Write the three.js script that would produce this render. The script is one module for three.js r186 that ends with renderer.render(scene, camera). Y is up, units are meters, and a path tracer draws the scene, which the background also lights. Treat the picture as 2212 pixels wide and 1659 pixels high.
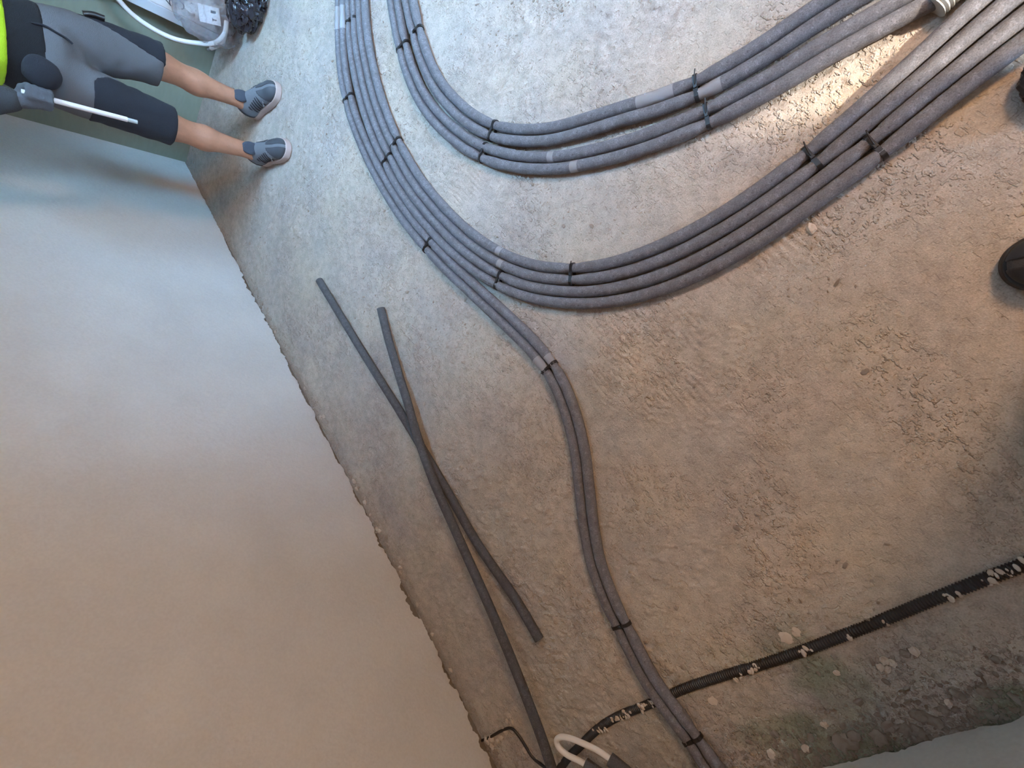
import * as THREE from 'three';
import { mergeGeometries } from 'three/addons/utils/BufferGeometryUtils.js';
import { RoundedBoxGeometry } from 'three/addons/geometries/RoundedBoxGeometry.js';

// Room frame in metres: x along the plastered front wall, y up, z from that wall towards the person taking the picture.
const V = (x, y, z) => new THREE.Vector3(x, y, z);
const scene = new THREE.Scene();

// ---------- camera: held sideways at chest height, tilted steeply down ----------
const camera = new THREE.PerspectiveCamera(79.36, 2212 / 1659, 0.02, 60);
camera.position.set(0, 1.42, 0);
camera.up.set(0.762, -0.073, 0.643);
camera.lookAt(0.341, 1.42 - 0.799, -0.496);

// ---------- daylight: blue sky through an unseen roof light, hazy sun through an unseen bay window ----------
scene.background = new THREE.Color().setRGB(0.335, 0.63, 1.0);
scene.backgroundIntensity = 63;
const sun = new THREE.DirectionalLight(new THREE.Color().setRGB(1.0, 0.84, 0.68), 8.5);
sun.position.set(-0.62 * 6, 6 * 0.617, 1.3 + 0.785 * 6);
sun.target.position.set(0, 0, 1.3);
sun.castShadow = true; sun.shadow.radius = 3;
Object.assign(sun.shadow.camera, { left: -6, right: 6, top: 5, bottom: -5, near: 0.1, far: 16 });
sun.shadow.mapSize.set(2048, 2048);
scene.add(sun, sun.target);

const renderer = new THREE.WebGLRenderer();
renderer.toneMapping = THREE.LinearToneMapping;
renderer.toneMappingExposure = 1.0;
renderer.shadowMap.enabled = true;

// ---------- helpers ----------
let seed = 12345;
const rnd = () => { seed = (seed + 0x6d2b79f5) | 0; let t = Math.imul(seed ^ (seed >>> 15), 1 | seed); t = (t + Math.imul(t ^ (t >>> 7), 61 | t)) ^ t; return ((t ^ (t >>> 14)) >>> 0) / 4294967296; };
const rr = (a, b) => a + (b - a) * rnd();
const clamp = (v, a, b) => Math.min(b, Math.max(a, v));
const sstep = (a, b, v) => { const t = clamp((v - a) / (b - a), 0, 1); return t * t * (3 - 2 * t); };
const hash = (x, y, s) => { let h = Math.imul(x, 374761393) ^ Math.imul(y, 668265263) ^ Math.imul(s, 974634777); h = Math.imul(h ^ (h >>> 13), 1274126177); return ((h ^ (h >>> 16)) >>> 0) / 4294967296; };
function vn(x, y, s = 0, per = 0) {                       // value noise 0..1, periodic if per > 0
  const xi = Math.floor(x), yi = Math.floor(y), fx = x - xi, fy = y - yi, ux = fx * fx * (3 - 2 * fx), uy = fy * fy * (3 - 2 * fy);
  const w = (v) => per ? ((v % per) + per) % per : v;
  const a = hash(w(xi), w(yi), s), b = hash(w(xi + 1), w(yi), s), c = hash(w(xi), w(yi + 1), s), d = hash(w(xi + 1), w(yi + 1), s);
  return a + (b - a) * ux + (c - a) * uy + (a - b - c + d) * ux * uy;
}
const fbm = (x, y, s, o = 4, per = 0) => { let v = 0, a = 0.5, t = 0; for (let i = 0; i < o; i++) { v += a * vn(x, y, s + i * 17, per); t += a; a *= 0.5; x *= 2; y *= 2; per *= 2; } return v / t; };
const taken = {};
const numbered = (n) => { const k = taken[n] = (taken[n] ?? -1) + 1; return k ? n + '_' + String(k).padStart(3, '0') : n; };
function shade(o) { o.traverse((c) => { if (c.isMesh) { c.castShadow = true; c.receiveShadow = true; } }); return o; }
function mesh(name, geo, mat, parent) { const m = new THREE.Mesh(geo, mat); m.name = name; m.castShadow = m.receiveShadow = true; if (parent) parent.add(m); return m; }
function top(o, name, label, category, group) { o.name = numbered(name); o.userData = { label, category }; if (group) o.userData.group = group; scene.add(o); return o; }
function struct(name, geo, mat, label, category) { const m = mesh(name, geo, mat, scene); m.userData = { kind: 'structure', label, category }; return m; }
const grp = (x = 0, y = 0, z = 0, turn = 0) => { const g = new THREE.Group(); g.position.set(x, y, z); g.rotation.y = turn; return g; };
const box = (x0, x1, y0, y1, z0, z1) => new THREE.BoxGeometry(x1 - x0, y1 - y0, z1 - z0).translate((x0 + x1) / 2, (y0 + y1) / 2, (z0 + z1) / 2);
const lin = (r, g, b) => new THREE.Color().setRGB(r, g, b);
const mat = (c, rough = 0.8, extra = {}) => new THREE.MeshStandardMaterial({ color: c, roughness: rough, ...extra });
function tex(n, f, srgb = true, channels = 3) {           // f(u, v, i, j) -> [r, g, b] 0..1 (display values when srgb)
  const d = new Uint8Array(n * n * 4);
  for (let j = 0; j < n; j++) for (let i = 0; i < n; i++) {
    const c = f(i / n, j / n, i, j), k = (j * n + i) * 4;
    if (typeof c === 'number') d[k] = d[k + 1] = d[k + 2] = clamp(c, 0, 1) * 255; else for (let q = 0; q < 3; q++) d[k + q] = clamp(c[q], 0, 1) * 255;
    d[k + 3] = 255;
  }
  const t = new THREE.DataTexture(d, n, n); t.wrapS = t.wrapT = THREE.RepeatWrapping; t.magFilter = THREE.LinearFilter; t.minFilter = THREE.LinearMipmapLinearFilter;
  t.generateMipmaps = true; if (srgb) t.colorSpace = THREE.SRGBColorSpace; t.needsUpdate = true; return t;
}
function geoFrom(pos, idx, uv) { const g = new THREE.BufferGeometry(); g.setAttribute('position', new THREE.Float32BufferAttribute(pos, 3)); if (uv) g.setAttribute('uv', new THREE.Float32BufferAttribute(uv, 2)); g.setIndex(idx); g.computeVertexNormals(); return g; }
// a tube along points; radius(point, s) in metres; uv in metres
function tube(pts, radius, { seg = 14, step = 0.014, caps = true, closed = false } = {}) {
  const curve = new THREE.CatmullRomCurve3(pts, closed, 'centripetal'), L = curve.getLength(), n = Math.max(4, Math.round(L / step)), P = curve.getSpacedPoints(n);
  const pos = [], uv = [], idx = [], rf = typeof radius === 'function' ? radius : () => radius;
  let side = null;
  for (let i = 0; i <= n; i++) {
    const t = P[Math.min(n, i + 1)].clone().sub(P[Math.max(0, i - 1)]).normalize();
    if (!side) { side = V(0, 1, 0).cross(t); if (side.length() < 0.2) side = V(1, 0, 0).cross(t); }
    side.addScaledVector(t, -side.dot(t)).normalize();
    const up = t.clone().cross(side), r = rf(P[i], L * i / n);
    for (let k = 0; k <= seg; k++) {
      const a = k / seg * Math.PI * 2, c = Math.cos(a) * r, s = Math.sin(a) * r;
      pos.push(P[i].x + side.x * c + up.x * s, P[i].y + side.y * c + up.y * s, P[i].z + side.z * c + up.z * s);
      uv.push(L * i / n, k / seg * 0.12);
      if (i < n && k < seg) { const o = i * (seg + 1) + k; idx.push(o, o + seg + 1, o + 1, o + 1, o + seg + 1, o + seg + 2); }
    }
  }
  if (caps && !closed) for (const e of [0, n]) {
    const o = pos.length / 3, b = e * (seg + 1); pos.push(P[e].x, P[e].y, P[e].z); uv.push(0, 0);
    for (let k = 0; k <= seg; k++) { pos.push(pos[(b + k) * 3], pos[(b + k) * 3 + 1], pos[(b + k) * 3 + 2]); uv.push(0, 0); if (k < seg) e ? idx.push(o, o + 1 + k, o + 2 + k) : idx.push(o, o + 2 + k, o + 1 + k); }
  }
  return geoFrom(pos, idx, uv);
}
// naive surface nets: a smooth mesh of the zero level of f(x, y, z) inside the box
function nets(f, [x0, y0, z0], [x1, y1, z1], h) {
  const nx = Math.ceil((x1 - x0) / h) + 1, ny = Math.ceil((y1 - y0) / h) + 1, nz = Math.ceil((z1 - z0) / h) + 1, F = new Float32Array(nx * ny * nz), I = (i, j, k) => (k * ny + j) * nx + i;
  for (let k = 0; k < nz; k++) for (let j = 0; j < ny; j++) for (let i = 0; i < nx; i++) F[I(i, j, k)] = (i === 0 || j === 0 || k === 0 || i === nx - 1 || j === ny - 1 || k === nz - 1) ? Math.max(1e-4, f(x0 + i * h, y0 + j * h, z0 + k * h)) : f(x0 + i * h, y0 + j * h, z0 + k * h);
  const id = new Int32Array(nx * ny * nz).fill(-1), pos = [], idx = [], E = [[0, 1], [2, 3], [4, 5], [6, 7], [0, 2], [1, 3], [4, 6], [5, 7], [0, 4], [1, 5], [2, 6], [3, 7]];
  const c = new Float32Array(8);
  for (let k = 0; k < nz - 1; k++) for (let j = 0; j < ny - 1; j++) for (let i = 0; i < nx - 1; i++) {
    let m = 0; for (let q = 0; q < 8; q++) { c[q] = F[I(i + (q & 1), j + (q >> 1 & 1), k + (q >> 2))]; if (c[q] < 0) m |= 1 << q; }
    if (m === 0 || m === 255) continue;
    let X = 0, Y = 0, Z = 0, n = 0;
    for (const [a, b] of E) if ((c[a] < 0) !== (c[b] < 0)) { const t = c[a] / (c[a] - c[b]); X += (a & 1) + t * ((b & 1) - (a & 1)); Y += (a >> 1 & 1) + t * ((b >> 1 & 1) - (a >> 1 & 1)); Z += (a >> 2) + t * ((b >> 2) - (a >> 2)); n++; }
    id[I(i, j, k)] = pos.length / 3; pos.push(x0 + (i + X / n) * h, y0 + (j + Y / n) * h, z0 + (k + Z / n) * h);
  }
  const quad = (a, b, cc, d, flip) => { if (a < 0 || b < 0 || cc < 0 || d < 0) return; flip ? idx.push(a, cc, b, a, d, cc) : idx.push(a, b, cc, a, cc, d); };
  for (let k = 1; k < nz - 1; k++) for (let j = 1; j < ny - 1; j++) for (let i = 1; i < nx - 1; i++) {
    const s = F[I(i, j, k)] < 0;
    if (s !== F[I(i + 1, j, k)] < 0) quad(id[I(i, j - 1, k - 1)], id[I(i, j, k - 1)], id[I(i, j, k)], id[I(i, j - 1, k)], !s);
    if (s !== F[I(i, j + 1, k)] < 0) quad(id[I(i - 1, j, k - 1)], id[I(i - 1, j, k)], id[I(i, j, k)], id[I(i, j, k - 1)], !s);
    if (s !== F[I(i, j, k + 1)] < 0) quad(id[I(i - 1, j - 1, k)], id[I(i, j - 1, k)], id[I(i, j, k)], id[I(i - 1, j, k)], !s);
  }
  const uv = []; for (let i = 0; i < pos.length; i += 3) uv.push(pos[i] + pos[i + 2], pos[i + 1]);
  return geoFrom(pos, idx, uv);
}
const smin = (a, b, k) => { const h = Math.max(k - Math.abs(a - b), 0) / k; return Math.min(a, b) - h * h * k * 0.25; };
// tapered capsule between a and b
const cap = (a, b, ra, rb) => { const ax = b[0] - a[0], ay = b[1] - a[1], az = b[2] - a[2], L = ax * ax + ay * ay + az * az; return (x, y, z) => { const t = clamp(((x - a[0]) * ax + (y - a[1]) * ay + (z - a[2]) * az) / L, 0, 1); return Math.hypot(x - a[0] - ax * t, y - a[1] - ay * t, z - a[2] - az * t) - (ra + (rb - ra) * t); }; };
const ell = (c, r) => (x, y, z) => { const X = (x - c[0]) / r[0], Y = (y - c[1]) / r[1], Z = (z - c[2]) / r[2], k = Math.hypot(X, Y, Z), q = Math.hypot(X / r[0], Y / r[1], Z / r[2]); return q < 1e-9 ? -Math.min(...r) : k * (k - 1) / q; };
const blend = (list, k) => (x, y, z) => { let d = 1e3; for (const f of list) d = smin(d, f(x, y, z), k); return d; };

// ---------- surfaces ----------
const grain = tex(1024, (u, v) => {                       // screed: fine sand grain, trowel film, specks; 1.2 m across
  const f = fbm(u * 48, v * 48, 3, 4, 48), g = vn(u * 512, v * 512, 8, 512), s = vn(u * 300, v * 300, 31, 300), m = fbm(u * 7, v * 7, 70, 4, 7);
  let c = 0.92 + (f - 0.5) * 0.17 + (g - 0.5) * 0.13 + (m - 0.5) * 0.09;
  if (s > 0.965) c -= 0.22; if (s < 0.04) c += 0.10;
  return [c * 1.005, c, c * (0.985 - (m - 0.5) * 0.05)];
});
const relief = tex(2048, (u, v) => {                      // chips, scraped ridges and pits; 1.2 m across
  const m = fbm(u * 5, v * 5, 90, 3, 5), a = fbm(u * 60, v * 90, 91, 3, 60), b = fbm(u * 170, v * 170, 95, 2, 170), g = vn(u * 700, v * 700, 99, 700);
  const chip = sstep(0.60, 0.68, a) * sstep(0.42, 0.62, m), chip2 = sstep(0.70, 0.76, b) * sstep(0.35, 0.6, m);
  const pit = sstep(0.74, 0.80, vn(u * 130, v * 130, 98, 130)) * 0.5;
  return 0.3 + chip * 0.35 * (0.6 + 0.4 * g) + chip2 * 0.28 - pit * 0.25 + (g - 0.5) * 0.07 + (fbm(u * 24, v * 24, 93, 3, 24) - 0.5) * 0.25;
}, false);
const plasterTex = tex(512, (u, v) => { const f = fbm(u * 6, v * 6, 5, 5, 6), g = vn(u * 256, v * 256, 6, 256); const c = 0.885 + (f - 0.5) * 0.07 + (g - 0.5) * 0.03; return [c, c * 0.993, c * 0.98]; });
const plasterBump = tex(512, (u, v) => fbm(u * 40, v * 40, 15, 4, 40), false);
const foamTex = tex(512, (u, v) => {                      // foam sleeve: pale dust flecks and dark pores; 0.4 m across
  const g = vn(u * 250, v * 250, 41, 250), f = fbm(u * 30, v * 30, 42, 3, 30), d = fbm(u * 150, v * 150, 44, 2, 150);
  let c = 0.455 + (g - 0.5) * 0.13 + (f - 0.5) * 0.10; c += sstep(0.64, 0.78, d) * 0.09 * sstep(0.45, 0.65, f); if (vn(u * 160, v * 160, 48, 160) > 0.93) c -= 0.13;
  return [c, c * 1.005, c * 1.03];
});
const foamBump = tex(256, (u, v) => fbm(u * 30, v * 60, 45, 3, 30) * 0.7 + vn(u * 100, v * 100, 46, 100) * 0.3, false);
const rep = (t, sx, sy = sx) => { const c = t.clone(); c.repeat.set(sx, sy); c.needsUpdate = true; return c; };
const screedMat = mat(lin(1, 1, 1), 0.92, { vertexColors: true, map: rep(grain, 1 / 1.2), bumpMap: rep(relief, 1 / 1.2), bumpScale: 0.010 });
const crumbMat = mat(lin(0.50, 0.43, 0.355), 0.95, { bumpMap: rep(plasterBump, 8), bumpScale: 0.0015 });
const paleMat = mat(lin(0.62, 0.545, 0.46), 0.95);
const plasterMat = mat(lin(0.83, 0.82, 0.80), 0.88, { map: rep(plasterTex, 0.7), bumpMap: rep(plasterBump, 1.6), bumpScale: 0.0012 });
const boardMat = mat(lin(0.30, 0.335, 0.27), 0.9, { map: rep(plasterTex, 1.1), bumpMap: rep(plasterBump, 2), bumpScale: 0.0008 });
const foamMat = mat(lin(0.86, 0.86, 0.88), 0.72, { map: rep(foamTex, 2.5), bumpMap: rep(foamBump, 4), bumpScale: 0.0012 });
const darkFoamMat = mat(lin(0.46, 0.455, 0.45), 0.85, { map: rep(foamTex, 2.5), bumpMap: rep(foamBump, 4), bumpScale: 0.0008 });
const blackMat = mat(lin(0.012, 0.012, 0.013), 0.42);
const whitePlastic = mat(lin(0.80, 0.80, 0.79), 0.38);

// ---------- floor: screed with scraped ridges, comb marks and lumps ----------
const X0 = -0.82, X1 = 3.76, ZF = -2.06, ZB = 7.2, CEIL = 2.6, BX = -1.7, JZ = 1.94;
const seg2 = (x, z, a, b) => { const ux = b[0] - a[0], uz = b[1] - a[1], L = Math.hypot(ux, uz), t = clamp(((x - a[0]) * ux + (z - a[1]) * uz) / (L * L), 0, 1); return Math.hypot(x - a[0] - ux * t, z - a[1] - uz * t); };
const ridges = [[[2.34, -1.18], [2.45, -1.49], 0.012, 0.004], [[2.45, -1.49], [2.51, -1.91], 0.012, 0.004], [[1.36, -0.87], [1.43, -1.14], 0.022, 0.0035], [[1.43, -1.14], [1.47, -1.44], 0.022, 0.003], [[1.83, -1.45], [1.81, -1.74], 0.01, 0.002], [[1.84, -0.93], [1.83, -1.26], 0.012, 0.0025], [[2.04, -0.99], [2.04, -1.22], 0.01, 0.003], [[1.19, 0.17], [1.14, 0.09], 0.012, 0.003], [[1.46, 0.04], [1.41, -0.17], 0.012, 0.004], [[1.47, -0.02], [1.52, -0.25], 0.012, 0.004], [[1.46, 0.12], [1.48, 0.01], 0.01, 0.003], [[2.70, -0.91], [2.71, -1.20], 0.008, 0.002], [[1.08, 0.29], [1.06, 0.24], 0.008, 0.003], [[2.75, -0.52], [2.78, -0.75], 0.008, 0.002]];                                   // [from, to, width, height]
const combs = [[[0.32, -0.42], 0.30, [-1, 0.02]], [[1.35, -0.52], 0.16, [-1, -0.09]], [[1.41, -1.07], 0.12, [-0.99, -0.15]], [[0.34, 0.03], 0.20, [-0.99, -0.12]]];                                      // [centre, half size, direction of the teeth]
function rise(x, z) {
  let h = (fbm(x * 3, z * 3, 200, 3) - 0.5) * 0.003 + (fbm(x * 22, z * 22, 204, 2) - 0.5) * 0.0016;
  const m = fbm(x * 2.2, z * 2.2, 210, 3), wet = sstep(0.48, 0.66, m);
  h += wet * sstep(0.60, 0.72, fbm(x * 58, z * 36, 220, 2)) * 0.0042;
  h += sstep(0.52, 0.64, fbm(x * 2.7 + 9, z * 2.7, 230, 2)) * sstep(0.64, 0.76, vn(x * 75, z * 75, 231)) * 0.0036;
  for (const [a, b, wd, ht] of ridges) { const d = seg2(x, z, a, b) + (vn(x * 30, z * 30, 240) - 0.5) * wd * 1.2; if (d < wd * 2) h += Math.exp(-d * d / (wd * wd)) * ht * 1.5 * sstep(0.3, 0.65, vn(x * 45, z * 45, 242) * 0.6 + 0.35); }
  for (const [c, r, d] of combs) { const dx = x - c[0], dz = z - c[1], q = Math.hypot(dx, dz) / r; if (q < 1) { const p = (dx * -d[1] + dz * d[0]) / 0.017 + (vn(x * 12, z * 12, 250) - 0.5) * 1.4; h += (1 - sstep(0.5, 1, q)) * Math.max(0, Math.sin(p * Math.PI * 2)) * 0.0042 * sstep(0.35, 0.6, vn(x * 28, z * 28, 252)); } }
  return Math.min(h, 0.0075);
}
function screedColour(x, z) {                             // stains and dust that lie in the screed itself
  const a = fbm(x * 1.3 + 4, z * 1.3, 260, 4), b = fbm(x * 4.5, z * 4.5, 270, 3), g = fbm(x * 3.2, z * 3.2 + 7, 280, 4);
  let c = [0.545, 0.492, 0.437].map((v, i) => v * (1 + (a - 0.5) * 0.15 + (b - 0.5) * 0.09) * (1 + (i - 1) * (0.5 - b) * 0.09));
  const greenBlotch = sstep(0.50, 0.62, g) * sstep(-0.42, -0.60, x) * sstep(-1.4, -0.7, z);   // darker greenish blotches beside the left wall
  c = c.map((v, i) => v * (1 - greenBlotch * [0.42, 0.30, 0.40][i]));
  return c;
}
function floorPatch(x0, x1, z0, z1, h, flat) {
  const nx = Math.max(1, Math.round((x1 - x0) / h)), nz = Math.max(1, Math.round((z1 - z0) / h)), pos = [], uv = [], col = [], idx = [];
  for (let j = 0; j <= nz; j++) for (let i = 0; i <= nx; i++) {
    const x = x0 + (x1 - x0) * i / nx, z = z0 + (z1 - z0) * j / nz;
    pos.push(x, flat ? 0 : rise(x, z), z); uv.push(x, z); col.push(...screedColour(x, z));
    if (i < nx && j < nz) { const o = j * (nx + 1) + i; idx.push(o, o + nx + 1, o + 1, o + 1, o + nx + 1, o + nx + 2); }
  }
  const g = geoFrom(pos, idx, uv); g.setAttribute('color', new THREE.Float32BufferAttribute(col, 3)); return g;
}
struct('floor', mergeGeometries([floorPatch(X0 - 0.02, X1 + 0.02, ZF - 0.02, 0.8, 0.0056), floorPatch(BX - 0.2, X1 + 0.02, 0.8, ZB, 0.25, true)]), screedMat, 'beige screed floor with scraped plaster ridges and dried lumps', 'floor');
struct('floor_slab', box(BX - 0.3, X1 + 0.25, -0.25, -0.012, ZF - 0.3, ZB + 0.25), mat(lin(0.3, 0.28, 0.25), 0.95), 'concrete slab under the screed', 'floor');

// ---------- walls ----------
// a plaster coat with a broken lower edge; the board behind it shows through the gap
function coat(len, height, gap, s, thick) {
  const sh = new THREE.Shape(); sh.moveTo(0, height); sh.lineTo(len, height);
  for (let x = len; x >= 0; x -= 0.008) {
    const w = gap(x), j = fbm(x * 9, 3, s, 3), k = 0.6 * hash(Math.floor(x * 27), 7, s) + 0.4 * hash(Math.floor(x * 95), 9, s) - 0.5;
    sh.lineTo(Math.max(x, 0), Math.max(0.002, w * (0.25 + 1.3 * sstep(0.35, 0.75, j)) + k * w * 0.9));
  }
  sh.closePath();
  return new THREE.ExtrudeGeometry(sh, { depth: thick, bevelEnabled: false });
}
const frontGap = (x) => 0.004 + 0.020 * sstep(4.3, 3.2, x) * (0.4 + 0.6 * sstep(0.35, 0.65, fbm(x * 1.7, 1, 300, 2)));
const front = struct('wall_front', coat(X1 - X0, CEIL, frontGap, 310, 0.012).translate(X0, 0, ZF - 0.012), plasterMat, 'white plastered wall with ragged lower edge above the floor', 'wall');
mesh('board', box(X0 - 0.3, X1 + 0.3, -0.05, CEIL + 0.1, ZF - 0.20, ZF - 0.0125), mat(lin(0.20, 0.17, 0.13), 0.95, { bumpMap: rep(plasterBump, 3), bumpScale: 0.004 }), front);
const wl = struct('wall_left', coat(JZ - ZF, CEIL, (x) => 0.008 + 0.012 * fbm(x * 2, 5, 330, 2), 320, 0.012).rotateY(-Math.PI / 2).translate(X0, 0, ZF), plasterMat, 'white plastered wall with crumbling foot beside the black conduit', 'wall');
mesh('masonry', mergeGeometries([box(X0 - 0.22, X0 - 0.0125, -0.05, CEIL + 0.1, ZF - 0.2, JZ), box(BX - 0.2, X0 - 0.22, -0.05, CEIL + 0.1, JZ - 0.2, JZ)]), plasterMat, wl);
struct('wall_right', box(X1, X1 + 0.2, -0.05, CEIL + 0.1, ZF - 0.012, ZB + 0.2), boardMat, 'bare green moisture-resistant board wall behind the standing worker', 'wall');
struct('wall_back', box(BX - 0.2, X1 + 0.2, -0.05, CEIL + 0.1, ZB, ZB + 0.2), mat(lin(0.34, 0.32, 0.30), 0.95), 'unseen dark wall behind the viewer', 'wall');  // out of view; kept dark so little light bounces back
const RX0 = 1.5, RX1 = 2.8, RZ0 = -0.4, RZ1 = 1.0, SL = 1.05;       // unseen roof light for the bluish floor; SL: added shaft cutting its spread
struct('ceiling', mergeGeometries([box(BX - 0.2, RX0, CEIL, CEIL + 0.25, ZF - 0.2, ZB + 0.2), box(RX1, X1 + 0.2, CEIL, CEIL + 0.25, ZF - 0.2, ZB + 0.2), box(RX0, RX1, CEIL, CEIL + 0.25, ZF - 0.2, RZ0), box(RX0, RX1, CEIL, CEIL + 0.25, RZ1, ZB + 0.2), box(RX0 - 0.1, RX0, CEIL + 0.25, CEIL + SL, RZ0 - 0.1, RZ1 + 0.1), box(RX1, RX1 + 0.1, CEIL + 0.25, CEIL + SL, RZ0 - 0.1, RZ1 + 0.1), box(RX0, RX1, CEIL + 0.25, CEIL + SL, RZ0 - 0.1, RZ0), box(RX0, RX1, CEIL + 0.25, CEIL + SL, RZ1, RZ1 + 0.1)]), mat(lin(0.27, 0.26, 0.25), 0.95), 'unseen grey ceiling with an added shaft narrowing the sky light', 'ceiling');  // out of view; dark tone and added shaft rein in the sky light
// added walls that cut the sky light falling through the roof light
struct('added_roof_wall', mergeGeometries([box(RX1 + 0.1, RX1 + 0.3, CEIL + 0.25, CEIL + 3.2, RZ0 - 0.3, ZB), box(BX - 0.2, RX1 + 0.3, CEIL + 0.25, CEIL + 1.9, RZ0 - 0.3, RZ0 - 0.1)]), mat(lin(0.22, 0.21, 0.20), 0.95), 'added dark wall on the roof, cuts the sky light', 'wall');
// unseen bay wall, bay window and roof light, placed to let in sun and sky
const WH = 2.47, WZ0 = 2.5, WZ1 = 4.2, fr = mat(lin(0.75, 0.75, 0.74), 0.4), paneMat = new THREE.MeshPhysicalMaterial({ color: 0xffffff, roughness: 0, transmission: 1, thickness: 0, ior: 1.1 });
struct('unseen_bay_wall', mergeGeometries([box(BX - 0.2, BX, -0.05, CEIL + 0.1, JZ - 0.2, WZ0), box(BX - 0.2, BX, -0.05, CEIL + 0.1, WZ1, ZB), box(BX - 0.2, BX, WH, CEIL + 0.1, WZ0, WZ1)]), plasterMat, 'unseen plastered wall around the bay window, frames the sun', 'wall');
function glazed(name, w, h, label) {
  const g = grp(); g.name = name; g.userData = { kind: 'structure', label, category: 'window' }; scene.add(g);
  mesh('window_frame', mergeGeometries([box(-0.03, 0.03, 0, 0.06, -w / 2, w / 2), box(-0.03, 0.03, h - 0.06, h, -w / 2, w / 2), box(-0.03, 0.03, 0.06, h - 0.06, -w / 2, -w / 2 + 0.05), box(-0.03, 0.03, 0.06, h - 0.06, w / 2 - 0.05, w / 2)]), fr, g);
  mesh('pane', box(-0.004, 0.004, 0.06, h - 0.06, -w / 2 + 0.05, w / 2 - 0.05), paneMat, g);
  return g;
}
glazed('window_1', WZ1 - WZ0, WH, 'unseen tall window of the side bay, lets in the sun').position.set(BX - 0.1, 0, (WZ0 + WZ1) / 2);
const unseenRoofLight = glazed('window_2', RZ1 - RZ0, RX1 - RX0, 'unseen flat roof light, lets blue sky light onto the floor'); unseenRoofLight.rotation.z = -Math.PI / 2; unseenRoofLight.position.set(RX0, CEIL + SL - 0.05, (RZ0 + RZ1) / 2);
struct('unseen_ground', box(BX - 9, BX - 0.2, -0.6, -0.15, -6, 16), mat(lin(0.16, 0.17, 0.14), 0.95), 'unseen dark ground outside the window, dims light from below', 'ground');  // out of view; dark, so the window throws less light on the walls
// unseen lamp behind the viewer, placed to warm the front wall and floor
const unseenBulb = grp(0.70, CEIL, 1.85);
mesh('cord', tube([V(0, 0, 0), V(0, -0.14, 0)], 0.003, { seg: 6, step: 0.05 }), mat(lin(0.02, 0.02, 0.02), 0.5), unseenBulb);
mesh('socket', new THREE.CylinderGeometry(0.018, 0.021, 0.05, 16).translate(0, -0.16, 0), mat(lin(0.03, 0.03, 0.03), 0.4), unseenBulb);
mesh('globe', new THREE.SphereGeometry(0.24, 32, 20).translate(0, -0.42, 0), new THREE.MeshStandardMaterial({ color: lin(1, 0.9, 0.75), emissive: lin(1, 0.55, 0.22), emissiveIntensity: 3 }), unseenBulb);
const unseenBulbLight = new THREE.PointLight(lin(1.0, 0.60, 0.34), 13.2); unseenBulbLight.position.set(0, -0.42, 0); unseenBulbLight.castShadow = true; unseenBulbLight.shadow.radius = 12; unseenBulb.add(unseenBulbLight);
top(unseenBulb, 'unseen_globe_lamp', 'unseen globe lamp behind the viewer, warms the front wall and floor', 'lamp');

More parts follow.
